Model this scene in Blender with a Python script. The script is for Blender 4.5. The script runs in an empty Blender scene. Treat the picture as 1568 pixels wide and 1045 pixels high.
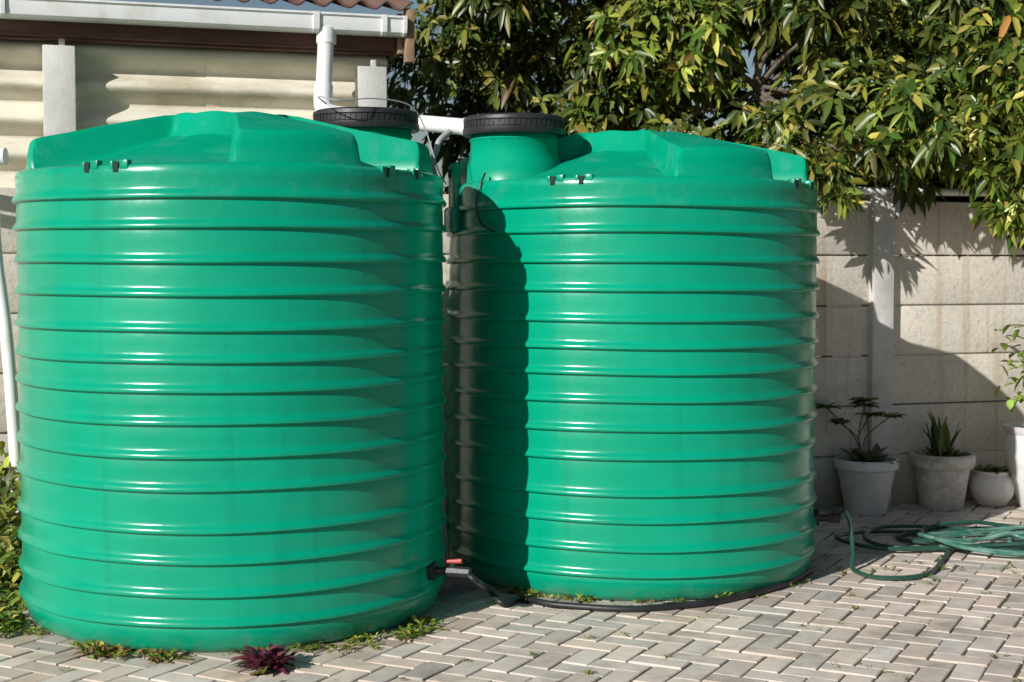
import bpy, math, random
import numpy as np
from mathutils import Vector, Matrix
random.seed(7); rng=np.random.default_rng(11)
scene=bpy.context.scene
TH=math.atan(.315); OX,OY=-2.5,7.33
def wl(x,y,z=0):  # wall-local -> world
    return (OX+x*math.cos(TH)-y*math.sin(TH), OY+x*math.sin(TH)+y*math.cos(TH), z)
# ---------------------------------------------------------------- materials
def nd(nt,t,**k):
    n=nt.nodes.new(t)
    for a,b in k.items(): setattr(n,a,b)
    return n
def newmat(name):
    m=bpy.data.materials.new(name); m.use_nodes=True
    nt=m.node_tree; b=nt.nodes['Principled BSDF']; return m,nt,b
def ramp(nt,stops):
    r=nd(nt,'ShaderNodeValToRGB'); e=r.color_ramp.elements
    while len(e)<len(stops): e.new(.5)
    for i,(p,c) in enumerate(stops):
        e[i].position=p; e[i].color=(*c,1) if len(c)==3 else c
    return r
def noise(nt,vec,scale,detail=6,rough=.6):
    n=nd(nt,'ShaderNodeTexNoise'); n.inputs['Scale'].default_value=scale
    n.inputs['Detail'].default_value=detail; n.inputs['Roughness'].default_value=rough
    nt.links.new(vec,n.inputs['Vector']); return n
def mixc(nt,a,b,f,mode='MIX'):
    m=nd(nt,'ShaderNodeMix',data_type='RGBA',blend_type=mode)
    for s,v in ((6,a),(7,b),(0,f)):
        if hasattr(v,'is_linked') or hasattr(v,'links'): nt.links.new(v,m.inputs[s])
        elif s==0: m.inputs[0].default_value=v
        else: m.inputs[s].default_value=(*v,1)
    return m.outputs[2]
def mott(name,c1,c2,scale=4,rough=.7,bs=30,bstr=.2,c3=None,s3=1.2,attr=None,spec=.5,metal=0,stretch=None,bdist=.01):
    m,nt,b=newmat(name); tc=nd(nt,'ShaderNodeTexCoord'); v=tc.outputs['Object']
    if stretch:
        mp=nd(nt,'ShaderNodeMapping'); mp.inputs['Scale'].default_value=stretch
        nt.links.new(v,mp.inputs['Vector']); v=mp.outputs[0]
    n=noise(nt,v,scale); r=ramp(nt,[(.35,c1),(.65,c2)]); nt.links.new(n.outputs[0],r.inputs[0])
    col=r.outputs[0]
    if c3:
        n3=noise(nt,v,s3,8,.7); r3=ramp(nt,[(.5,(0,0,0)),(.72,(1,1,1))]); nt.links.new(n3.outputs[0],r3.inputs[0])
        col=mixc(nt,col,c3,r3.outputs[0])
    if attr:
        a=nd(nt,'ShaderNodeAttribute',attribute_name=attr)
        col=mixc(nt,col,a.outputs['Color'],1.0,'MULTIPLY')
    nt.links.new(col,b.inputs['Base Color']); b.inputs['Roughness'].default_value=rough
    b.inputs['Specular IOR Level'].default_value=spec; b.inputs['Metallic'].default_value=metal
    if bstr>0:
        nb=noise(nt,tc.outputs['Object'],bs,8,.65); bp=nd(nt,'ShaderNodeBump'); bp.inputs['Strength'].default_value=bstr
        bp.inputs['Distance'].default_value=bdist
        nt.links.new(nb.outputs[0],bp.inputs['Height']); nt.links.new(bp.outputs[0],b.inputs['Normal'])
    return m
# ---------------------------------------------------------------- mesh helpers
def link(o,parent=None):
    scene.collection.objects.link(o)
    if parent: o.parent=parent
    return o
def empty(name,loc=(0,0,0),rz=0):
    e=bpy.data.objects.new(name,None); e.location=loc; e.rotation_euler=(0,0,rz); e.empty_display_size=.2; return link(e)
class MB:
    def __init__(s): s.v=[]; s.f=[]; s.mi=[]; s.sm=[]
    def add(s,vs,fs,mi=0,smooth=False):
        o=len(s.v); s.v+= [tuple(p) for p in vs]; s.f+=[tuple(i+o for i in f) for f in fs]
        s.mi+=[mi]*len(fs); s.sm+=[smooth]*len(fs)
    def box(s,x0,x1,y0,y1,z0,z1,mi=0,b=0.0,M=None):
        import bmesh
        bm=bmesh.new(); bmesh.ops.create_cube(bm,size=1)
        for v in bm.verts: v.co=Vector(((x0+x1)/2+v.co.x*(x1-x0),(y0+y1)/2+v.co.y*(y1-y0),(z0+z1)/2+v.co.z*(z1-z0)))
        if b>0: bmesh.ops.bevel(bm,geom=list(bm.edges),offset=b,segments=2,affect='EDGES',profile=.5)
        bm.verts.index_update()
        vs=[v.co.copy() for v in bm.verts]
        if M is not None: vs=[M@v for v in vs]
        s.add(vs,[[v.index for v in f.verts] for f in bm.faces],mi); bm.free()
    def lathe(s,prof,c=(0,0,0),seg=48,mi=0,capb=False,capt=False,M=None):
        vs=[];fs=[]
        for r,z in prof:
            for i in range(seg):
                a=2*math.pi*i/seg; vs.append((r*math.cos(a),r*math.sin(a),z))
        for j in range(len(prof)-1):
            for i in range(seg):
                k=(i+1)%seg; fs.append((j*seg+i,j*seg+k,(j+1)*seg+k,(j+1)*seg+i))
        if capb: fs.append(tuple(range(seg))[::-1])
        if capt: fs.append(tuple(range((len(prof)-1)*seg,len(prof)*seg)))
        if M is not None: vs=[tuple(M@Vector(v)) for v in vs]
        vs=[(v[0]+c[0],v[1]+c[1],v[2]+c[2]) for v in vs]
        s.add(vs,fs,mi,True)
    def tube(s,pts,r,seg=10,mi=0,cap=True):
        pts=[Vector(p) for p in pts]; n=len(pts); rr=r if hasattr(r,'__len__') else [r]*n
        T=[]
        for i in range(n):
            t=(pts[min(i+1,n-1)]-pts[max(i-1,0)]); T.append(t.normalized() if t.length>1e-9 else Vector((0,0,1)))
        u=T[0].orthogonal().normalized(); vs=[];fs=[]
        for i in range(n):
            u=(u-T[i]*u.dot(T[i])); u=u.normalized() if u.length>1e-6 else T[i].orthogonal().normalized()
            w=T[i].cross(u)
            for k in range(seg):
                a=2*math.pi*k/seg; vs.append(pts[i]+(u*math.cos(a)+w*math.sin(a))*rr[i])
        for i in range(n-1):
            for k in range(seg):
                l=(k+1)%seg; fs.append((i*seg+k,i*seg+l,(i+1)*seg+l,(i+1)*seg+k))
        if cap: fs.append(tuple(range(seg))[::-1]); fs.append(tuple(range((n-1)*seg,n*seg)))
        s.add(vs,fs,mi,True)
    def obj(s,name,mats,parent=None,sharp=40):
        me=bpy.data.meshes.new(name); me.from_pydata(s.v,[],s.f)
        for m in mats: me.materials.append(m)
        me.polygons.foreach_set('material_index',s.mi); me.polygons.foreach_set('use_smooth',[True]*len(s.f))
        me.update(); me.set_sharp_from_angle(angle=math.radians(sharp))
        return link(bpy.data.objects.new(name,me),parent)
def cr(P,n=8,closed=False):  # catmull-rom
    P=[Vector(p) for p in P]; out=[]
    for i in range(len(P)-1):
        p0=P[max(i-1,0)];p1=P[i];p2=P[i+1];p3=P[min(i+2,len(P)-1)]
        for k in range(n):
            t=k/n; out.append(.5*((2*p1)+(p2-p0)*t+(2*p0-5*p1+4*p2-p3)*t*t+(3*p1-p0-3*p2+p3)*t**3))
    out.append(P[-1]); return out
def norm(a): return a/np.maximum(np.linalg.norm(a,axis=1,keepdims=True),1e-9)
def leaf_mesh(name,P,D,U,L,W,droop,col,mat,fold=.18,parent=None):
    N=len(P); D=norm(D); S=norm(np.cross(D,U)); U2=np.cross(S,D)
    L=L[:,None];W=W[:,None];dr=droop[:,None]; Z=np.array([[0,0,1.]])
    def c(t): return P+D*L*t-Z*dr*L*t*t
    def side(t,w,sg): return c(t)+S*W*w*sg*.5+U2*W*fold
    V=np.stack([c(0),side(.3,.85,-1),c(.3),side(.3,.85,1),side(.68,.9,-1),c(.68),side(.68,.9,1),c(1.)],1).reshape(-1,3)
    tri=np.array([[0,1,2],[0,2,3],[4,7,5],[5,7,6]]); quad=np.array([[1,4,5,2],[2,5,6,3]])
    off=(np.arange(N)*8)[:,None]
    loops=np.concatenate([tri.ravel(),quad.ravel()])[None,:]+off
    tot=np.tile([3,3,3,3,4,4],N); st=np.concatenate([[0],np.cumsum(tot)[:-1]])
    me=bpy.data.meshes.new(name); me.vertices.add(N*8); me.vertices.foreach_set('co',V.astype(np.float32).ravel())
    me.loops.add(loops.size); me.loops.foreach_set('vertex_index',loops.ravel().astype(np.int32))
    me.polygons.add(N*6); me.polygons.foreach_set('loop_start',st.astype(np.int32)); me.polygons.foreach_set('loop_total',tot.astype(np.int32))
    me.update(calc_edges=True); me.validate()
    a=me.color_attributes.new('tint','FLOAT_COLOR','POINT'); cc=np.ones((N,8,4)); cc[:,:,:3]=col[:,None,:]
    a.data.foreach_set('color',cc.astype(np.float32).ravel()); me.materials.append(mat)
    me.polygons.foreach_set('use_smooth',[True]*len(me.polygons))
    return link(bpy.data.objects.new(name,me),parent)
def leafmat(name,rough=.45,trans=.25):
    m,nt,b=newmat(name); a=nd(nt,'ShaderNodeAttribute',attribute_name='tint')
    col=a.outputs['Color']
    nt.links.new(col,b.inputs['Base Color']); b.inputs['Roughness'].default_value=rough
    t=nd(nt,'ShaderNodeBsdfTranslucent'); nt.links.new(col,t.inputs['Color'])
    mx=nd(nt,'ShaderNodeMixShader'); mx.inputs[0].default_value=trans
    nt.links.new(b.outputs[0],mx.inputs[1]); nt.links.new(t.outputs[0],mx.inputs[2])
    nt.links.new(mx.outputs[0],nt.nodes['Material Output'].inputs['Surface']); return m
def palette(n,cols,wts,jit=.2):
    c=np.array(cols)[rng.choice(len(cols),n,p=np.array(wts)/sum(wts))]
    return np.clip(c*(1+rng.normal(0,jit,(n,1)))*(1+rng.normal(0,.07,(n,3))),.003,.9)
# ---------------------------------------------------------------- tank material
def tankmat():
    m,nt,b=newmat('green_polyethylene'); tc=nd(nt,'ShaderNodeTexCoord'); v=tc.outputs['Object']
    n=noise(nt,v,1.6,4); r=ramp(nt,[(.3,(.0001,.27,.155)),(.7,(.0001,.33,.195))]); nt.links.new(n.outputs[0],r.inputs[0])
    sp=nd(nt,'ShaderNodeSeparateXYZ'); nt.links.new(v,sp.inputs[0])
    rz=ramp(nt,[(0,(.9,)*3),(.06,(.04,)*3),(.80,(.03,)*3),(.88,(.6,)*3)]); 
    mz=nd(nt,'ShaderNodeMath',operation='MULTIPLY'); mz.inputs[1].default_value=.5; nt.links.new(sp.outputs[2],mz.inputs[0]); nt.links.new(mz.outputs[0],rz.inputs[0])
    n2=noise(nt,v,5.5,9,.72); r2=ramp(nt,[(.53,(0,0,0)),(.68,(1,1,1))]); nt.links.new(n2.outputs[0],r2.inputs[0])
    mm=nd(nt,'ShaderNodeMath',operation='MULTIPLY'); nt.links.new(rz.outputs[0],mm.inputs[0]); nt.links.new(r2.outputs[0],mm.inputs[1])
    m3=nd(nt,'ShaderNodeMath',operation='MULTIPLY'); m3.inputs[1].default_value=.45; nt.links.new(mm.outputs[0],m3.inputs[0])
    col=mixc(nt,r.outputs[0],(.11,.38,.28),m3.outputs[0])
    rb=ramp(nt,[(0,(.75,)*3),(.035,(0,)*3)]); nt.links.new(mz.outputs[0],rb.inputs[0])
    n6=noise(nt,v,11,8,.7); r6=ramp(nt,[(.42,(0,0,0)),(.62,(1,1,1))]); nt.links.new(n6.outputs[0],r6.inputs[0])
    mb=nd(nt,'ShaderNodeMath',operation='MULTIPLY'); nt.links.new(rb.outputs[0],mb.inputs[0]); nt.links.new(r6.outputs[0],mb.inputs[1])
    col=mixc(nt,col,(.10,.13,.08),mb.outputs[0])
    mp=nd(nt,'ShaderNodeMapping'); mp.inputs['Scale'].default_value=(1,1,14); nt.links.new(v,mp.inputs[0])
    n4=noise(nt,mp.outputs[0],9,10,.8); r4=ramp(nt,[(.66,(0,0,0)),(.74,(.25,)*3)]); nt.links.new(n4.outputs[0],r4.inputs[0])
    col=mixc(nt,col,(.04,.45,.32),r4.outputs[0])
    mp2=nd(nt,'ShaderNodeMapping'); mp2.inputs['Scale'].default_value=(7,7,.35); nt.links.new(v,mp2.inputs[0])
    n5=noise(nt,mp2.outputs[0],1.5,5,.6); r5=ramp(nt,[(.55,(1,1,1)),(.75,(.8,.82,.82))]); nt.links.new(n5.outputs[0],r5.inputs[0])
    col=mixc(nt,col,r5.outputs[0],1.0,'MULTIPLY')
    nt.links.new(col,b.inputs['Base Color'])
    rr=nd(nt,'ShaderNodeMapRange'); rr.inputs[3].default_value=.12; rr.inputs[4].default_value=.32; nt.links.new(n2.outputs[0],rr.inputs[0])
    rt=ramp(nt,[(.90,(0,0,0)),(.93,(.4,)*3)]); nt.links.new(mz.outputs[0],rt.inputs[0])
    ad=nd(nt,'ShaderNodeMath',operation='ADD'); nt.links.new(rr.outputs[0],ad.inputs[0]); nt.links.new(rt.outputs[0],ad.inputs[1]); nt.links.new(ad.outputs[0],b.inputs['Roughness'])
    sb=nd(nt,'ShaderNodeMath',operation='SUBTRACT'); sb.inputs[0].default_value=.45; nt.links.new(rt.outputs[0],sb.inputs[1]); nt.links.new(sb.outputs[0],b.inputs['Specular IOR Level'])
    nb=noise(nt,v,6,3,.5); nb2=noise(nt,v,140,3,.5)
    b1=nd(nt,'ShaderNodeBump'); b1.inputs['Strength'].default_value=.15; b1.inputs['Distance'].default_value=.02; nt.links.new(nb.outputs[0],b1.inputs['Height'])
    b2=nd(nt,'ShaderNodeBump'); b2.inputs['Strength'].default_value=.05; b2.inputs['Distance'].default_value=.003; nt.links.new(nb2.outputs[0],b2.inputs['Height']); nt.links.new(b1.outputs[0],b2.inputs['Normal'])
    nt.links.new(b2.outputs[0],b.inputs['Normal']); return m
M_tank=tankmat()
M_black=mott('black_plastic',(.012,.012,.014),(.03,.03,.034),8,.45,60,.15)
M_red=mott('red_plastic',(.30,.03,.03),(.42,.06,.05),8,.5,60,.05)
M_dark=mott('hole_dark',(.002,.02,.013),(.004,.03,.02),8,.8,60,.0)
M_pvc=mott('white_pvc',(.76,.77,.78),(.83,.83,.83),3,.35,40,.04,c3=(.6,.58,.53),s3=4)
M_grey=mott('grey_conduit',(.3,.32,.34),(.42,.43,.45),5,.5,40,.05)
# ---------------------------------------------------------------- water tanks
RIBS=[.12,.23,.352,.466,.62,.741,.863,.98,1.089,1.204,1.333,1.454,1.581,1.69]
def water_tank(cx,cy,rot,lidaz,seed):
    e=empty('water_tank',(cx,cy,0)); e.scale=(.992,.992,1.012)
    seg=360; prof=[(.835,0.0),(.855,.012),(.868,.03),(.876,.06)]
    for i,z in enumerate(RIBS):
        z1=RIBS[i+1] if i+1<len(RIBS) else 1.76; m=(z+z1)/2
        prof+= [(.8862,z-.034),(.8848,z-.024),(.8835,z-.0145),(.8845,z-.0125),(.8975,z-.0120),(.9012,z-.0088),(.9022,z-.0035),(.9008,z+.003),(.8960,z+.010),(.8905,z+.0165),(.8880,z+.023),(.8870,z+.031)]
        if i+1<len(RIBS): prof+=[(.8870,m)]
    prof+=[(.887,1.745),(.889,1.765),(.888,1.782),(.882,1.796),(.872,1.803)]
    rs=[.860,.852,.846,.840,.836,.832,.826,.82,.80,.7,.55,.4,.30,.285,.275,.262,.25,.235,.1]
    def zr(r):
        P=[(.235,2.052),(.30,2.044),(.80,1.937),(.82,1.931),(.826,1.927),(.832,1.917),(.836,1.90),(.840,1.88),(.846,1.83),(.852,1.81),(.86,1.805)]
        return np.interp(r,[p[0] for p in P],[p[1] for p in P])
    def zc(r):
        P=[(.235,2.052),(.25,2.050),(.262,2.03),(.275,1.968),(.285,1.955),(.30,1.95),(.80,1.79),(.83,1.783),(.846,1.792),(.86,1.805)]
        return np.interp(r,[p[0] for p in P],[p[1] for p in P])
    blocks=[(-62,17.5),(-167,17.5),(0,17),(62,24),(128,16)]
    def R(a):
        a=math.degrees(a)+rot; best=0
        for c,h in blocks:
            d=abs((a-c+180)%360-180); t=(h+1.0-d)/2.0; t=max(0,min(1,t)); best=max(best,t*t*(3-2*t))
        return best
    vs=[]
    rg=random.Random(seed); ph=[rg.uniform(0,6) for _ in range(6)]
    for r,z in prof:
        for i in range(seg):
            a=2*math.pi*i/seg
            w=(.0025*math.sin(2*a+ph[0])+.0018*math.sin(3*a+ph[1]+z*2)+.0010*math.sin(7*a+ph[2]+z*5))*min(1,z*3)
            zz=z+(.002*math.sin(2*a+ph[3])+.0012*math.sin(5*a+ph[4]+z*7))*min(1,z*6)
            vs.append(((r+w)*math.cos(a),(r+w)*math.sin(a),zz))
    for r in rs:
        for i in range(seg):
            a=2*math.pi*i/seg; k=R(a)
            vs.append((r*math.cos(a),r*math.sin(a),zc(r)*(1-k)+zr(r)*k+.003*math.sin(9*a+ph[5]+r*8)*min(1,(.87-r)*5)))
    n=len(prof)+len(rs); fs=[]
    for j in range(n-1):
        for i in range(seg):
            k=(i+1)%seg; fs.append((j*seg+i,j*seg+k,(j+1)*seg+k,(j+1)*seg+i))
    fs.append(tuple(range((n-1)*seg,n*seg)))
    b=MB(); b.add(vs,fs,0,True); b.obj('body',[M_tank],e,30)
    la=math.radians(lidaz); lx,ly=.63*math.cos(la),.63*math.sin(la); q=-.028
    b=MB(); b.lathe([(.235,1.78),(.225,1.88),(.212,1.91),(.205,1.93),(.203,1.99),(.210,2.0),(.203,2.01),(.203,2.05)],(lx,ly,0),72); b.obj('neck',[M_tank],e)
    b=MB(); b.lathe([(.20,2.05+q),(.236,2.05+q),(.240,2.056+q),(.240,2.078+q),(.233,2.083+q),(.233,2.108+q),(.238,2.113+q),(.236,2.128+q),(.222,2.136+q),(.19,2.138+q),(.185,2.13+q),(.06,2.134+q),(.0,2.136+q)],(lx,ly,0),72)
    for i in range(60):
        a=2*math.pi*i/60; Mx=Matrix.Translation((lx+.2345*math.cos(a),ly+.2345*math.sin(a),2.096+q))@Matrix.Rotation(a,4,'Z')
        b.box(-.002,.0015,-.004,.004,-.012,.012,0,0,Mx)
    b.obj('lid',[M_black],e)
    b=MB()
    for az in (-117,-108.5,-38,-25,170):
        a=math.radians(az); Mx=Matrix.Translation((.876*math.cos(a),.876*math.sin(a),1.80))@Matrix.Rotation(a,4,'Z')
        b.box(-.02,.0145,-.012,.012,-.030,.008,1,.002,Mx)
        b.box(-.02,.012,.014,.050,-.02,.016,0,.004,Mx)
        b.box(-.02,.012,-.028,-.014,-.02,.012,0,.003,Mx)
    b.obj('rim_lugs',[M_tank,M_dark],e)
    return e
K=.985
C1=(-1.196*K,6.36*K); C2=(.583*K,7.22*K)
t1=water_tank(*C1,0,32.7,1); t2=water_tank(*C2,2,-154.6,5)
b=MB(); a=math.radians(-162); Mx=Matrix.Translation((.90*math.cos(a),.90*math.sin(a),0))@Matrix.Rotation(a,4,'Z')
b.box(-.03,.012,-.05,.05,1.60,1.90,0,.02,Mx); b.box(-.02,.02,-.02,.02,1.83,1.87,1,.008,Mx); b.box(-.03,.03,-.065,.065,1.58,1.70,0,.02,Mx)
b.obj('lifting_lug',[M_tank,M_dark],t2)
b=MB(); b.tube(cr([(.38,.12,2.12),(.36,.02,2.14),(.45,-.02,2.12),(.6,.1,2.14),(.74,.2,2.12),(.80,.26,2.03),(.86,.2,1.85),(.9,.12,1.78)],8),.003,6); b.obj('wire',[M_grey],t1)
b=MB(); b.tube(cr([(-.70,-.50,1.84),(-.72,-.53,1.79),(-.74,-.54,1.7),(-.72,-.57,1.62),(-.66,-.64,1.58)],8),.005,6); b.obj('wire',[M_black],t2)
def outlet(parent,az,z,length,name,red):
    a=math.radians(az); d=Vector((math.cos(a),math.sin(a),0)); p=d*.86+Vector((0,0,z))
    b=MB(); b.tube([p,p+d*.05],.04,12,0); b.tube([p+d*.04,p+d*(length)],.017,12,0)
    b.tube([p+d*.10,p+d*.15],.024,8,0); b.tube([p+d*(length-.03),p+d*(length+.02)],.023,8,0)
    q=p+d*.125+Vector((0,0,.02))
    b.tube([q,q+Vector((0,0,.02))],.009,8,0); b.tube([q+Vector((0,0,.02))-d*.03,q+Vector((0,0,.026))+d*.04],[.008,.011],8,1 if red else 0)
    b.obj(name,[M_black,M_red],parent)
outlet(t1,-17,.19,.18,'outlet_valve',True); outlet(t2,-8,.24,.13,'outlet_valve',False)
def gz(px,py):
    Y=2250*1.447/(py-407); return ((px-784)/2250*Y,Y)
ca,sa=math.cos(math.radians(-17)),math.sin(math.radians(-17))
b=MB(); v1=(C1[0]+1.03*ca,C1[1]+1.03*sa,.19)
pp=[v1,(v1[0]+.05,v1[1]-.02,.16),(-.10,6.2,.07),(-.04,6.15,.022)]+[(*gz(x,y),.016) for x,y in ((800,927),(850,936),(950,943),(1020,940),(1100,931),(1170,915),(1215,900),(1245,883))]
b.tube(cr(pp,10),.014,10)
for q in (4,7): 
    A,Bq=Vector(pp[q]),Vector(pp[q+1]); b.tube([A,A.lerp(Bq,.2)],.018,10)
b.obj('black_water_pipe',[M_black])
# ---------------------------------------------------------------- ground + pavers
M_soil=mott('ground_soil',(.085,.075,.052),(.16,.14,.10),6,.95,60,.5,c3=(.05,.085,.022),s3=1.2)
b=MB(); b.add([(-150,-150,-.007),(150,-150,-.007),(150,150,-.007),(-150,150,-.007)],[(0,1,2,3)]); b.obj('ground',[M_soil])
def pavers():
    vs=[];fs=[];tint=[]; ang=math.radians(-27); ca,sa=math.cos(ang),math.sin(ang); U=.108; g=.0042
    for x in range(-110,110):
        for y in range(-110,110):
            c=(x-y)%4
            if c==0: w,h=2,1
            elif c==3: w,h=1,2
            else: continue
            mx,my=(x+w/2)*U,(y+h/2)*U; X=mx*ca-my*sa+1.0; Y=mx*sa+my*ca+5.5
            if not(-6<X<7.5 and 2.2<Y<7.33+.315*(X+2.5)-.02): continue
            if X<-2.0 - (Y-6.0)*.12 and Y>6.25: continue
            jx,jy,jr=random.gauss(0,.002),random.gauss(0,.002),random.gauss(0,.010)
            z=random.gauss(0,.0012); tx,ty=random.gauss(0,.005),random.gauss(0,.005)
            o=len(vs)
            hw,hh=w*U/2-g,h*U/2-g
            cj=[random.gauss(0,.0012) for _ in range(8)]
            for (ins,zz) in ((0,-.02),(0,-.003),(.004,0)):
                for q,(sx,sy) in enumerate(((-1,-1),(1,-1),(1,1),(-1,1))):
                    lx=sx*(hw-ins)+cj[q];ly=sy*(hh-ins)+cj[q+4]; lz=zz+z+lx*tx+ly*ty
                    lx,ly=lx-ly*jr+jx,ly+lx*jr+jy
                    vs.append((X+lx*ca-ly*sa,Y+lx*sa+ly*ca,lz))
            for k in range(4):
                l=(k+1)%4; fs.append((o+k,o+l,o+4+l,o+4+k)); fs.append((o+4+k,o+4+l,o+8+l,o+8+k))
            fs.append((o+8,o+9,o+10,o+11))
            t=random.gauss(1,.10)
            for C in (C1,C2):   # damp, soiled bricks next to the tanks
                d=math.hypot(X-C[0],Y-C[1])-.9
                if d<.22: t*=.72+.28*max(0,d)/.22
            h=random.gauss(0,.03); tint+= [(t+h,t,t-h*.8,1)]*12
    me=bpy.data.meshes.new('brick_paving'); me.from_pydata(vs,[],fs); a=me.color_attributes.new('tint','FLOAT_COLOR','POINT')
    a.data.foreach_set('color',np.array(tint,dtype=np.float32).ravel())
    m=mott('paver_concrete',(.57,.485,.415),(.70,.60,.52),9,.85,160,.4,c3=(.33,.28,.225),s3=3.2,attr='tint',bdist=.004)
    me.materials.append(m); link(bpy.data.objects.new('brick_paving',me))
pavers()
# ---------------------------------------------------------------- precast wall
def wallmat():
    m,nt,b=newmat('precast_concrete'); tc=nd(nt,'ShaderNodeTexCoord'); v=tc.outputs['Object']
    n=noise(nt,v,2.2,8,.7); r=ramp(nt,[(.3,(.54,.49,.42)),(.7,(.72,.66,.575))]); nt.links.new(n.outputs[0],r.inputs[0])
    n2=noise(nt,v,32,6,.7); r2=ramp(nt,[(.3,(.74,.74,.74)),(.5,(1.03,1.03,1.03))]); nt.links.new(n2.outputs[0],r2.inputs[0])
    col=mixc(nt,r.outputs[0],r2.outputs[0],1.0,'MULTIPLY')
    mp=nd(nt,'ShaderNodeMapping'); mp.inputs['Scale'].default_value=(4,4,.25); nt.links.new(v,mp.inputs[0])
    n3=noise(nt,mp.outputs[0],2.5,6,.6); r3=ramp(nt,[(.56,(0,0,0)),(.72,(.7,)*3)]); nt.links.new(n3.outputs[0],r3.inputs[0])
    col=mixc(nt,col,(.40,.27,.15),r3.outputs[0])
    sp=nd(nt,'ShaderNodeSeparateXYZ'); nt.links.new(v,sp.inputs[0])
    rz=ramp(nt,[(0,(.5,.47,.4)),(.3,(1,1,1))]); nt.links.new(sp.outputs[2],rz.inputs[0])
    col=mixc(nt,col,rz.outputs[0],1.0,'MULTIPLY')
    nt.links.new(col,b.inputs['Base Color']); b.inputs['Roughness'].default_value=.9
    nb=noise(nt,v,45,8,.7); bp=nd(nt,'ShaderNodeBump'); bp.inputs['Strength'].default_value=.45; bp.inputs['Distance'].default_value=.012
    nt.links.new(nb.outputs[0],bp.inputs['Height']); nt.links.new(bp.outputs[0],b.inputs['Normal']); return m
M_wall=wallmat(); M_post=mott('post_concrete',(.50,.49,.47),(.62,.61,.59),5,.9,70,.3,c3=(.40,.37,.33),s3=3)
we=empty('precast_concrete_wall',(OX,OY,0),TH)
posts=[-5.92,-4.38,-2.84,-1.3,.247,1.83,3.39,4.93,6.47,8.01,9.55]
b=MB(); zs=[-.05,.31,.61,.91,1.21,1.51,1.84]
for i in range(len(posts)-1):
    for k in range(6):
        j=random.gauss(0,.004)
        b.box(posts[i]+.045,posts[i+1]-.045,.0+j,.045+j,zs[k]+.004,zs[k+1]-.004,0,.010)
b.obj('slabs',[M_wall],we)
b=MB()
for p in posts:
    if p in(.247,1.83): continue
    b.box(p-.072,p+.072,-.05,.09,-.05,1.87,0,.008)
b.obj('posts',[M_post],we)
b=MB(); b.tube([(3.9,-.02,1.885),(5.05,-.02,1.893),(9,-.02,1.90)],.024,12)
b.tube([(5.0,-.05,1.9),(5.0,-.075,1.86),(5.0,-.08,1.74)],.014,8,1)
for x in (4.3,5.9,7.2): b.tube([(x,-.02,1.89),(x+.05,-.02,1.89)],.032,12)
b.tube([(5.0,-.02,1.893),(5.09,-.02,1.893)],.034,12)
pe=b.obj('service_pipe',[M_pvc,M_grey]); pe.location=(OX,OY,0); pe.rotation_euler=(0,0,TH)
# ---------------------------------------------------------------- shed
se=empty('shed',(OX,OY,0),TH)
M_sheet=mott('fibre_cement_sheet',(.64,.59,.48),(.78,.73,.61),2.5,.8,50,.25,c3=(.46,.39,.28),s3=1.8,stretch=(1,1,3))
M_fascia=mott('red_brown_paint',(.085,.03,.024),(.14,.05,.038),6,.6,40,.3,c3=(.16,.11,.09),s3=5,stretch=(.4,1,2))
M_roof=mott('roof_sheet',(.10,.045,.035),(.17,.08,.06),3,.7,60,.3,c3=(.09,.08,.07),s3=3)
M_board=mott('weathered_board',(.22,.13,.08),(.36,.24,.16),6,.85,40,.4)
def sheet(b,p0,p1,off,z0,z1,axis='x',mi=0):
    n=int((z1-z0)/.177*20); vs=[];fs=[]
    for i in range(n+1):
        z=z0+(z1-z0)*i/n; c=math.cos(2*math.pi*(z-2.36)/.177); d=.040*c
        m=24
        for k in range(m+1):
            t=p0+(p1-p0)*k/m
            vs.append((t,off-d,z) if axis=='x' else (off+d,t,z))
    m1=m+1
    for i in range(n):
        for k in range(m): fs.append((i*m1+k,i*m1+k+1,(i+1)*m1+k+1,(i+1)*m1+k))
    b.add(vs,fs,mi,True)
b=MB(); sheet(b,-6,-.72,.075,1.80,2.60); sheet(b,-.76,1.02,.081,1.80,2.60); sheet(b,.98,1.93,.075,1.80,2.60); sheet(b,.16,4.2,1.93,.0,2.75,'y'); b.obj('wall_sheets',[M_sheet],se,70)
b=MB()
for p,t in((.247,2.54),(1.83,2.5)):
    b.box(p-.078,p+.078,-.06,.03,-.05,t,0,.006)
    b.box(p-.0,p+.03,-.02,.02,t,t+.04,0,.004)
b.obj('posts',[M_post],se)
b=MB(); b.box(-6,1.96,-.05,-.02,2.585,2.735,0,.003); b.box(-6,1.95,-.018,.14,2.62,2.635,0); b.box(-6,1.95,-.018,.03,2.57,2.61,0,.003)
b.obj('fascia',[M_fascia],se)
b=MB(); b.box(1.965,1.99,-.08,4.2,2.57,2.78,0,.003); b.box(1.995,2.04,-.14,-.07,2.52,2.80,0,.004); b.obj('barge_board',[M_board],se)
vs=[];fs=[]; nx=900; sl=math.tan(math.radians(13)); rows=[(-.15,0),(.6,0),(2.2,0),(4.3,0)]
for y,_ in rows:
    for i in range(nx+1):
        x=-6+8.03*i/nx; vs.append((x,y,2.80+(y+.2)*sl+.02*math.cos(2*math.pi*x/.135)))
m1=nx+1
for j in range(3):
    for i in range(nx): fs.append((j*m1+i,j*m1+i+1,(j+1)*m1+i+1,(j+1)*m1+i))
b=MB(); b.add(vs,fs,0,True); o=b.obj('roof',[M_roof],se,80); md=o.modifiers.new('t','SOLIDIFY'); md.thickness=.012
G0=.06
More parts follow.
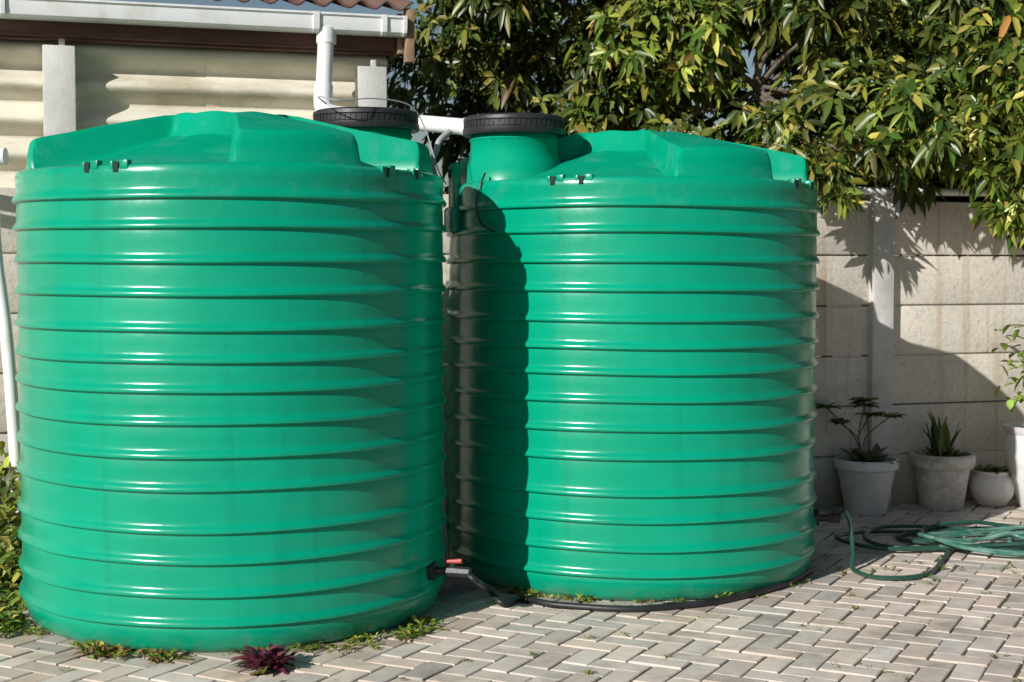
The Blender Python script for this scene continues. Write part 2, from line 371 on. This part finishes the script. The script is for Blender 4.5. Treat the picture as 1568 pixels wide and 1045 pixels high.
prof=[(-.10,2.745),(-.10,2.665),(-.115,2.655),(-.185,2.655),(-.205,2.668),(-.212,2.70),(-.214,2.735),(-.224,2.742),(-.224,2.752),(-.208,2.752),(-.205,2.735),(-.20,2.69),(-.18,2.665),(-.12,2.665),(-.108,2.68),(-.106,2.745)]
b=MB(); vs=[];n=len(prof)
for x in(-6,1.985): vs+=[(x,y+G0-.012,z) for y,z in prof]
b.add(vs,[(i,(i+1)%n,n+(i+1)%n,n+i) for i in range(n)],0)
op=[(-.10,2.66),(-.19,2.652),(-.212,2.668),(-.22,2.70),(-.224,2.756),(-.10,2.756)]
for x0,x1 in((1.975,1.992),(1.5,1.53),(-.02,.0),(1.86,1.885)):
    k=len(op); b.add([(x,y+G0-.016 if y<-.11 else y+G0-.012,z-.003) for x in(x0,x1) for y,z in op],[tuple(range(k))[::-1],tuple(range(k,2*k))]+[(i,(i+1)%k,k+(i+1)%k,k+i) for i in range(k)])
b.obj('gutter',[M_pvc],se,30)
xl=1.575; top=Vector(wl(xl,-.115,2.66))
Cc=Vector((-.17,6.95,2.095))
b=MB(); b.tube([top+Vector((0,0,.02)),top+Vector((0,0,-.06))],.052,20)
b.tube([top,Vector(wl(xl-.02,-.14,2.36))],.042,20)
b.tube(cr([Vector(wl(xl-.02,-.14,2.38)),Vector(wl(xl-.025,-.155,2.28)),Vector(wl(xl+.0,-.165,2.24)),Vector(wl(xl+.05,-.17,2.225)),Vector(wl(xl+.14,-.18,2.218))],6),.049,20)
e0=Vector(wl(xl+.1,-.18,2.22)); b.tube([e0,e0.lerp(Cc,.5),Cc],.039,20); m=e0.lerp(Cc,.25); m2=e0.lerp(Cc,.33); b.tube([m,m2],.046,20)
m=e0.lerp(Cc,.93); b.tube([m,Cc],.046,20)
b.obj('downpipe',[M_pvc])
b=MB(); P=[e0.lerp(Cc,.84)+Vector((0,0,-.01)),(-.34,6.97,2.04),(-.355,6.95,1.99),(-.375,6.93,1.93),(-.36,6.94,1.85),(-.345,6.94,1.7),(-.342,6.92,1.2),(-.33,6.9,.7),(-.325,6.88,.3),(-.3,6.85,.02)]
b.tube(cr(P,8),.014,10); b.obj('overflow_pipe',[M_grey])
b=MB(); b.tube([(-3.2,7.0,1.96),(-2.42,7.0,1.965)],.034,16); b.tube([(-2.47,7.0,1.965),(-2.40,7.0,1.965)],.042,16)
b.tube(cr([(-3.0,7.05,1.84),(-2.6,7.06,1.83),(-2.50,7.06,1.78),(-2.485,7.05,1.70),(-2.46,7.03,1.45),(-2.41,7.0,1.1),(-2.38,7.0,.6),(-2.36,7.0,0)],8),.03,14)
b.tube([(-2.49,7.055,1.72),(-2.48,7.05,1.64)],.038,14); b.obj('waste_pipe',[M_pvc])
# ---------------------------------------------------------------- tree
M_leaf=leafmat('tree_leaf',.36,.2); M_bark=mott('bark',(.10,.075,.055),(.2,.16,.12),10,.9,40,.6)
te=empty('leafy_tree',(2.2,11.0,0))
clumps=[]
def addc(x0,x1,y0,y1,z0,z1,n,r0=.25,r1=.45):
    for _ in range(n): clumps.append((random.uniform(x0,x1),random.uniform(y0,y1),random.uniform(z0,z1),random.uniform(r0,r1)))
addc(-.7,6.2,9.4,10.6,1.7,3.5,125); addc(-.6,6.0,9.8,12,3.4,4.6,40,.35,.6); addc(0,5,10,12,4.4,5.3,10,.4,.6)
addc(-1.1,6.5,10.8,12.4,1.2,3.7,30,.4,.65)
addc(-.7,6,11.0,12.4,2.8,4.0,34,.4,.6)
addc(-.2,2.6,9.9,10.6,2.8,3.5,22,.25,.42)
addc(1.2,5.2,8.95,9.6,2.3,3.6,34,.22,.38)
addc(2.2,5.0,8.4,9.1,2.1,2.9,26,.17,.3)
addc(1.6,2.6,8.6,9.0,2.0,2.5,9,.15,.24)
for c in ((2.75,8.3,1.95,.13),(2.9,8.25,1.85,.11),(3.0,8.2,1.98,.16),(2.6,8.35,2.1,.14),(2.85,8.35,1.74,.07),(3.1,8.3,1.8,.1),(2.78,8.25,1.7,.05),(2.95,8.25,1.68,.06),(2.72,8.3,1.8,.07),(1.75,8.35,1.98,.12),(1.62,8.45,2.08,.14),(1.9,8.4,2.08,.15),(2.15,8.4,2.12,.12),(1.8,8.3,1.86,.06),(2.4,8.4,2.15,.14)): clumps.append(c)
ok=[]
for c in clumps:
    px=784+2250*c[0]/c[1]; pz=407-(c[2]-1.447)*2250/c[1]; rp=c[3]*2250/c[1]
    if math.hypot(px-1135,pz-78)<rp*.90+12: continue
    if math.hypot(px-865,pz+5)<rp*.6+8: continue
    if math.hypot(px-1015,pz+8)<rp*.6+8: continue
    if px-rp<592 and c[1]<10.4: continue
    if px-rp<618 and pz-rp<10: continue
    ok.append(c)
clumps=ok
Ps=[];Ds=[];Us=[];Ls=[];Ws=[];Dr=[];Co=[]
for (cx,cy,cz,r) in clumps:
    nw=int(56*(r/.4)**2)+5
    if cy>10.8: nw=int(nw*.6)
    d=norm(rng.normal(0,1,(nw,3)))
    rad=r*(.45+.6*rng.random(nw)**.5)[:,None]
    Q=np.array([[cx,cy,cz]])+d*rad*np.array([[1,1,.85]])+rng.normal(0,.02,(nw,3))
    A=norm(d*.8+np.array([[-.2,-.35,.3]])+rng.normal(0,.3,(nw,3)))
    shade=rng.choice([.65,1.0,1.3])
    for q,a in zip(Q,A):
        k=rng.integers(7,11); t=np.array([-a[2],0,a[0]+.01]); t/=np.linalg.norm(t)+1e-9; w=np.cross(a,t)
        ph=rng.random()*6.28+np.arange(k)*2.4; th=np.radians(rng.uniform(35,95,k))
        D=a*np.cos(th)[:,None]+(np.outer(np.cos(ph),t)+np.outer(np.sin(ph),w))*np.sin(th)[:,None]
        Ps.append(q+D*.01+a*rng.uniform(-.03,.03,(k,1))); Ds.append(D); Us.append(np.tile(a,(k,1))+rng.normal(0,.2,(k,3)))
        L=rng.uniform(.08,.14,k)*rng.uniform(.85,1.15); Ls.append(L); Ws.append(L*rng.uniform(.3,.42,k)); Dr.append(rng.uniform(.2,.8,k))
        ws=rng.uniform(.7,1.25)
        base=palette(k,[(.05,.09,.013),(.095,.14,.02),(.20,.225,.036),(.38,.345,.07),(.26,.14,.04)],[3.6,4.4,3.4,1.7,.15],.15)*shade*ws
        Co.append(base)
Ps,Ds,Us,Ls,Ws,Dr,Co=[np.concatenate(a) for a in (Ps,Ds,Us,Ls,Ws,Dr,Co)]
o=leaf_mesh('foliage',Ps-np.array([[2.2,11.0,0]]),Ds,Us,Ls,Ws,Dr,np.clip(Co,0,.65),M_leaf,parent=te)
b=MB(); off=Vector((2.2,11.0,0))
limbs=[]
def limb(p0,p1,r0,r1,n=6,j=.06):
    P=[Vector(p0).lerp(Vector(p1),i/n)+(Vector((random.gauss(0,j),random.gauss(0,j),random.gauss(0,j*.6))) if 0<i<n else Vector()) for i in range(n+1)]
    P=cr(P,3); b.tube([p-off for p in P],[r0+(r1-r0)*i/(len(P)-1) for i in range(len(P))],7); return P
tr=limb((2.2,11,-.1),(2.3,11,1.5),.2,.15)
for tgt in ((.0,10.5,3.0),(1.0,10.2,3.2),(2.2,11.2,4.8),(3.3,10.2,3.4),(4.6,10.4,3.0),(3.2,9.4,2.6),(1.6,9.7,2.6),(5.4,11,3.6)):
    limbs.append(limb((2.3,11,1.45),tgt,.10,.03,7,.08))
allp=[p for L in limbs for p in L[4:]]
for c in clumps:
    cv=Vector(c[:3]); q=min(allp,key=lambda p:(p-cv).length); limb(q,cv,.018,.006,4,.04)
b.obj('trunk_and_limbs',[M_bark],te)
# ---------------------------------------------------------------- pots & plants
M_wpot=mott('white_pot',(.60,.59,.58),(.72,.71,.70),6,.6,50,.15,c3=(.42,.39,.34),s3=3)
M_cpot=mott('cement_pot',(.46,.43,.39),(.66,.63,.58),14,.85,60,.4,c3=(.25,.22,.18),s3=6)
M_pl=leafmat('plant_leaf',.5,.2)
def pot(x,y,prof,mat,name='plant_pot'):
    e=empty(name,(x,y,0)); b=MB(); b.lathe(prof,seg=48,capb=True); b.obj('pot',[mat],e)
    zt=max(p[1] for p in prof); r=prof[-1][0]; b=MB(); b.lathe([(r+.01,zt-.05),(r*.5,zt-.035),(.005,zt-.03)],seg=24); b.obj('soil',[M_soil],e); return e,zt
def tuft(parent,name,n,spread,L,W,cols,wts,zt=0,up=.6,droop=.3,center=(0,0)):
    a=rng.random(n)*6.283; rr=spread*np.sqrt(rng.random(n)); P=np.stack([center[0]+rr*np.cos(a),center[1]+rr*np.sin(a),np.full(n,zt)],1)
    a2=rng.random(n)*6.283; D=np.stack([np.cos(a2),np.sin(a2),np.full(n,up)*rng.uniform(.5,1.8,n)],1)
    U=np.stack([-np.cos(a2)*.3,-np.sin(a2)*.3,np.ones(n)],1)
    l=rng.uniform(L*.6,L,n)
    return leaf_mesh(name,P,D,U,l,l*W*rng.uniform(.8,1.2,n),np.full(n,droop)*rng.uniform(.5,1.5,n),palette(n,cols,wts),M_pl,parent=parent)
G=[(.06,.12,.02),(.12,.2,.035),(.25,.27,.06)]
p1,z1=pot(2.08,8.58,[(.115,0),(.12,.01),(.165,.25),(.172,.26),(.185,.265),(.187,.31),(.182,.318),(.168,.318),(.165,.28)],M_wpot)
tuft(p1,'leaves',34,.08,.19,.3,[(.13,.12,.06),(.10,.14,.04),(.18,.16,.07)],[1,1,1],z1-.04,.7,.2)
b=MB(); st=[]
for k in range(6):
    x=random.uniform(-.1,.02); tp=Vector((x-.16+.06*k,random.uniform(-.06,.05),z1+random.uniform(.18,.36))); st.append(tp)
    b.tube(cr([(x*.3,0,z1-.04),(x,0,z1+.12),tp],4),.004,6)
b.obj('stems',[M_bark],p1)
for i,tp in enumerate(st): 
    o=tuft(p1,'leaf_tips',20,.025,.11,.45,G,[2,2,.5],0,.3,.2); o.location=tp
p2,z2=pot(2.57,8.73,[(.115,0),(.125,.01),(.16,.24),(.18,.25),(.19,.27),(.193,.32),(.185,.33),(.168,.33),(.165,.29)],M_cpot)
tuft(p2,'snake_leaves',16,.06,.36,.14,[(.07,.12,.03),(.13,.18,.05)],[1,1],z2-.04,3,.03)
tuft(p2,'leaves',24,.09,.15,.25,[(.14,.12,.06),(.09,.11,.03)],[1,1],z2-.04,.8,.2)
p3,z3=pot(2.90,8.82,[(.06,0),(.085,.01),(.125,.07),(.135,.12),(.12,.17),(.10,.19),(.108,.205),(.112,.215),(.1,.215),(.095,.19)],M_wpot)
tuft(p3,'leaves',60,.09,.11,.4,[(.08,.10,.04),(.14,.15,.06)],[1,1],z3-.02,.6,.3)
p4,z4=pot(3.16,8.78,[(.1,0),(.11,.02),(.15,.12),(.19,.28),(.2,.38),(.18,.44),(.2,.47),(.205,.49),(.18,.49),(.17,.44)],M_wpot)
b=MB(); b.tube([(0,0,z4-.05),(-.01,0,.7),(0,0,1.0)],.01,8); b.obj('stem',[M_bark],p4)
n=170; P=np.stack([rng.normal(-.02,.09,n),rng.normal(0,.08,n),rng.uniform(.60,1.1,n)],1); D=rng.normal(0,1,(n,3)); 
leaf_mesh('leaves',P,D,np.tile([0,0,1.],(n,1)),rng.uniform(.06,.11,n),rng.uniform(.03,.055,n),np.full(n,.3),palette(n,[(.16,.28,.04),(.3,.4,.07)],[1,1]),M_pl,parent=p4)
# ---------------------------------------------------------------- hose
M_hose=mott('green_hose',(.012,.055,.04),(.025,.085,.06),6,.35,60,.05)
M_hose2=mott('pale_hose',(.03,.14,.10),(.16,.29,.24),9,.35,60,.05)
b=MB(); pts=[]
a8=math.radians(-8); hx=C2[0]+1.0*math.cos(a8); hy=C2[1]+1.0*math.sin(a8)
pts+=[(hx,hy,.24),(hx+.03,hy,.27),(hx+.06,hy+.02,.2),(hx+.06,hy-.03,.08),(hx+.05,hy-.1,.014),(hx+.14,hy-.28,.014),(1.95,6.8,.014)]
cx,cy=2.3,7.6
for i in range(5*14):
    a=-1.9+i/14*6.283; R=.42+.12*math.sin(i*.37)+random.uniform(-.03,.03); k=i//14
    ox=.16*math.sin(k*2.1)+.12; oy=.07*math.cos(k*1.7)
    pts.append((cx+ox+R*1.15*math.cos(a),cy+oy+R*.62*math.sin(a),.013+.014*k*(.6+.4*math.sin(i))))
b.tube(cr(pts,5),.011,8,0)
pts=[]
for i in range(6*14):
    a=.4+i/14*6.283; R=.34+.14*math.sin(i*.29+1)+random.uniform(-.025,.025); k=i//14
    pts.append((2.72+.13*math.sin(k*1.3)+R*1.2*math.cos(a),7.5+.06*math.cos(k*2.3)+R*.55*math.sin(a),.018+.012*k*(.6+.4*math.cos(i*1.3))))
b.tube(cr(pts,5),.011,8,1)
b.tube([(2.62,7.2,.05),(2.68,7.17,.05)],.02,10,2)
b.obj('garden_hose',[M_hose,M_hose2,M_grey])
# ---------------------------------------------------------------- weeds
def weeds(name,pts,n,size,cols,wts,spread=.05,up=.8):
    P=[];
    for _ in range(n):
        c=random.choice(pts); P.append((c[0]+random.gauss(0,spread),c[1]+random.gauss(0,spread),0))
    P=np.repeat(np.array(P),6,axis=0); m=len(P); a=rng.random(m)*6.283
    sc=np.repeat(rng.uniform(.3,1.2,n)**1.5,6)
    D=np.stack([np.cos(a),np.sin(a),rng.uniform(.1,2,m)*up],1); l=size*sc*rng.uniform(.6,1.1,m)
    P=P+np.stack([rng.normal(0,.006,m),rng.normal(0,.006,m),rng.random(m)*size*.3*sc],1)
    return leaf_mesh(name,P,D,np.tile([0,0,1.],(m,1)),l,l*rng.uniform(.2,.5,m),np.full(m,.3),palette(m,cols,wts,.25),M_pl)
def arc(C,a0,a1,r=.875,n=60): return [(C[0]+r*math.cos(math.radians(a0+(a1-a0)*i/n)),C[1]+r*math.sin(math.radians(a0+(a1-a0)*i/n))) for i in range(n+1)]
cl=lambda A,k:[random.choice(A) for _ in range(k)]
WG=[(.12,.2,.025),(.26,.34,.05),(.42,.38,.08),(.28,.16,.06)]
weeds('weeds',cl(arc(C1,-150,-20),28),150,.034,WG,[3,3,1,.7],.02)
weeds('weeds',cl(arc(C2,-135,-30),24),130,.036,WG,[3,3,1,.7],.018)
weeds('weeds',cl(arc(C1,-115,-95,.93),6),70,.05,WG,[2,2,2,3],.03)
weeds('weeds',cl(arc(C1,-60,-25,.95),7),70,.045,WG,[3,3,1,.4],.035)
weeds('weeds',cl(arc(C1,-175,-140,.97),9),120,.07,WG,[3,3,1,.4],.05)
weeds('weeds',[(random.uniform(-2.1,3.2),random.uniform(5.0,6.6)) for _ in range(130)],160,.02,WG,[3,3,1,.7],.012)
weeds('weeds',[(random.uniform(1.5,3.2),random.uniform(6.6,7.2)) for _ in range(20)],60,.035,WG,[3,3,1,.7],.03)
n=170; a=rng.random(n)*6.283; D=np.stack([np.cos(a),np.sin(a),rng.uniform(.1,1.6,n)],1)
P=np.tile([-.88,5.23,.005],(n,1))+rng.normal(0,.022,(n,3))*[1,1,.2]; P[:,2]=abs(P[:,2]); l=rng.uniform(.05,.15,n)
leaf_mesh('purple_weed',P,D,np.tile([0,0,1.],(n,1)),l,l*.24,np.full(n,.3),palette(n,[(.14,.03,.06),(.24,.06,.09),(.16,.18,.04)],[3,2,1.3]),M_pl)
n=2600; P=np.stack([rng.uniform(-2.9,-2.08,n),rng.uniform(6.35,7.15,n),np.zeros(n)],1); hgt=.55*(.35+.65*np.clip((P[:,1]-6.3)/.7,0,1)); P[:,2]=rng.random(n)*hgt
D=norm(rng.normal(0,1,(n,3)))+np.array([[0,-.2,.6]])
l=rng.uniform(.05,.13,n)
leaf_mesh('shrub',P,D,np.tile([0,0,1.],(n,1)),l,l*.35,np.full(n,.4),palette(n,[(.10,.16,.03),(.24,.28,.05),(.42,.4,.08)],[2,3,2]),M_pl)
n=36; P=np.stack([rng.uniform(-2,3.4,n),rng.uniform(5.05,8.3,n),np.full(n,.008)],1); D=rng.normal(0,1,(n,3))*[1,1,.12]; l=rng.uniform(.02,.05,n)
leaf_mesh('fallen_leaves',P,D,np.tile([0,0,1.],(n,1))+rng.normal(0,.2,(n,3)),l,l*.45,np.full(n,.05),palette(n,[(.16,.08,.04),(.25,.15,.07)],[1,1]),M_pl)
# ---------------------------------------------------------------- light, sky, camera
az=math.radians(-129); el=math.radians(26)
ts=Vector((math.cos(az)*math.cos(el),math.sin(az)*math.cos(el),math.sin(el)))
sun=bpy.data.lights.new('sun','SUN'); sun.energy=5.0; sun.angle=math.radians(.45); sun.color=(1,.98,.93)
so=link(bpy.data.objects.new('sun',sun)); so.rotation_euler=ts.to_track_quat('Z','Y').to_euler()
w=bpy.data.worlds.new('World'); scene.world=w; w.use_nodes=True; nt=w.node_tree
sk=nd(nt,'ShaderNodeTexSky'); sk.sky_type='NISHITA'; sk.sun_disc=False; sk.sun_elevation=el; sk.sun_rotation=math.atan2(ts.x,ts.y)%(2*math.pi)
bg=nt.nodes['Background']; bg.inputs['Strength'].default_value=.058; nt.links.new(sk.outputs[0],bg.inputs['Color'])
cam=bpy.data.cameras.new('camera'); cam.lens=2250/1568*36; cam.clip_end=500; cam.sensor_width=36
co=link(bpy.data.objects.new('camera',cam)); co.location=(0,0,1.447); co.rotation_euler=(math.radians(90)-math.atan(115/2250),0,0)
cam.dof.use_dof=True; cam.dof.focus_distance=6.0; cam.dof.aperture_fstop=5.6
scene.camera=co
scene.view_settings.view_transform='Standard'; scene.view_settings.look='None'; scene.view_settings.exposure=0
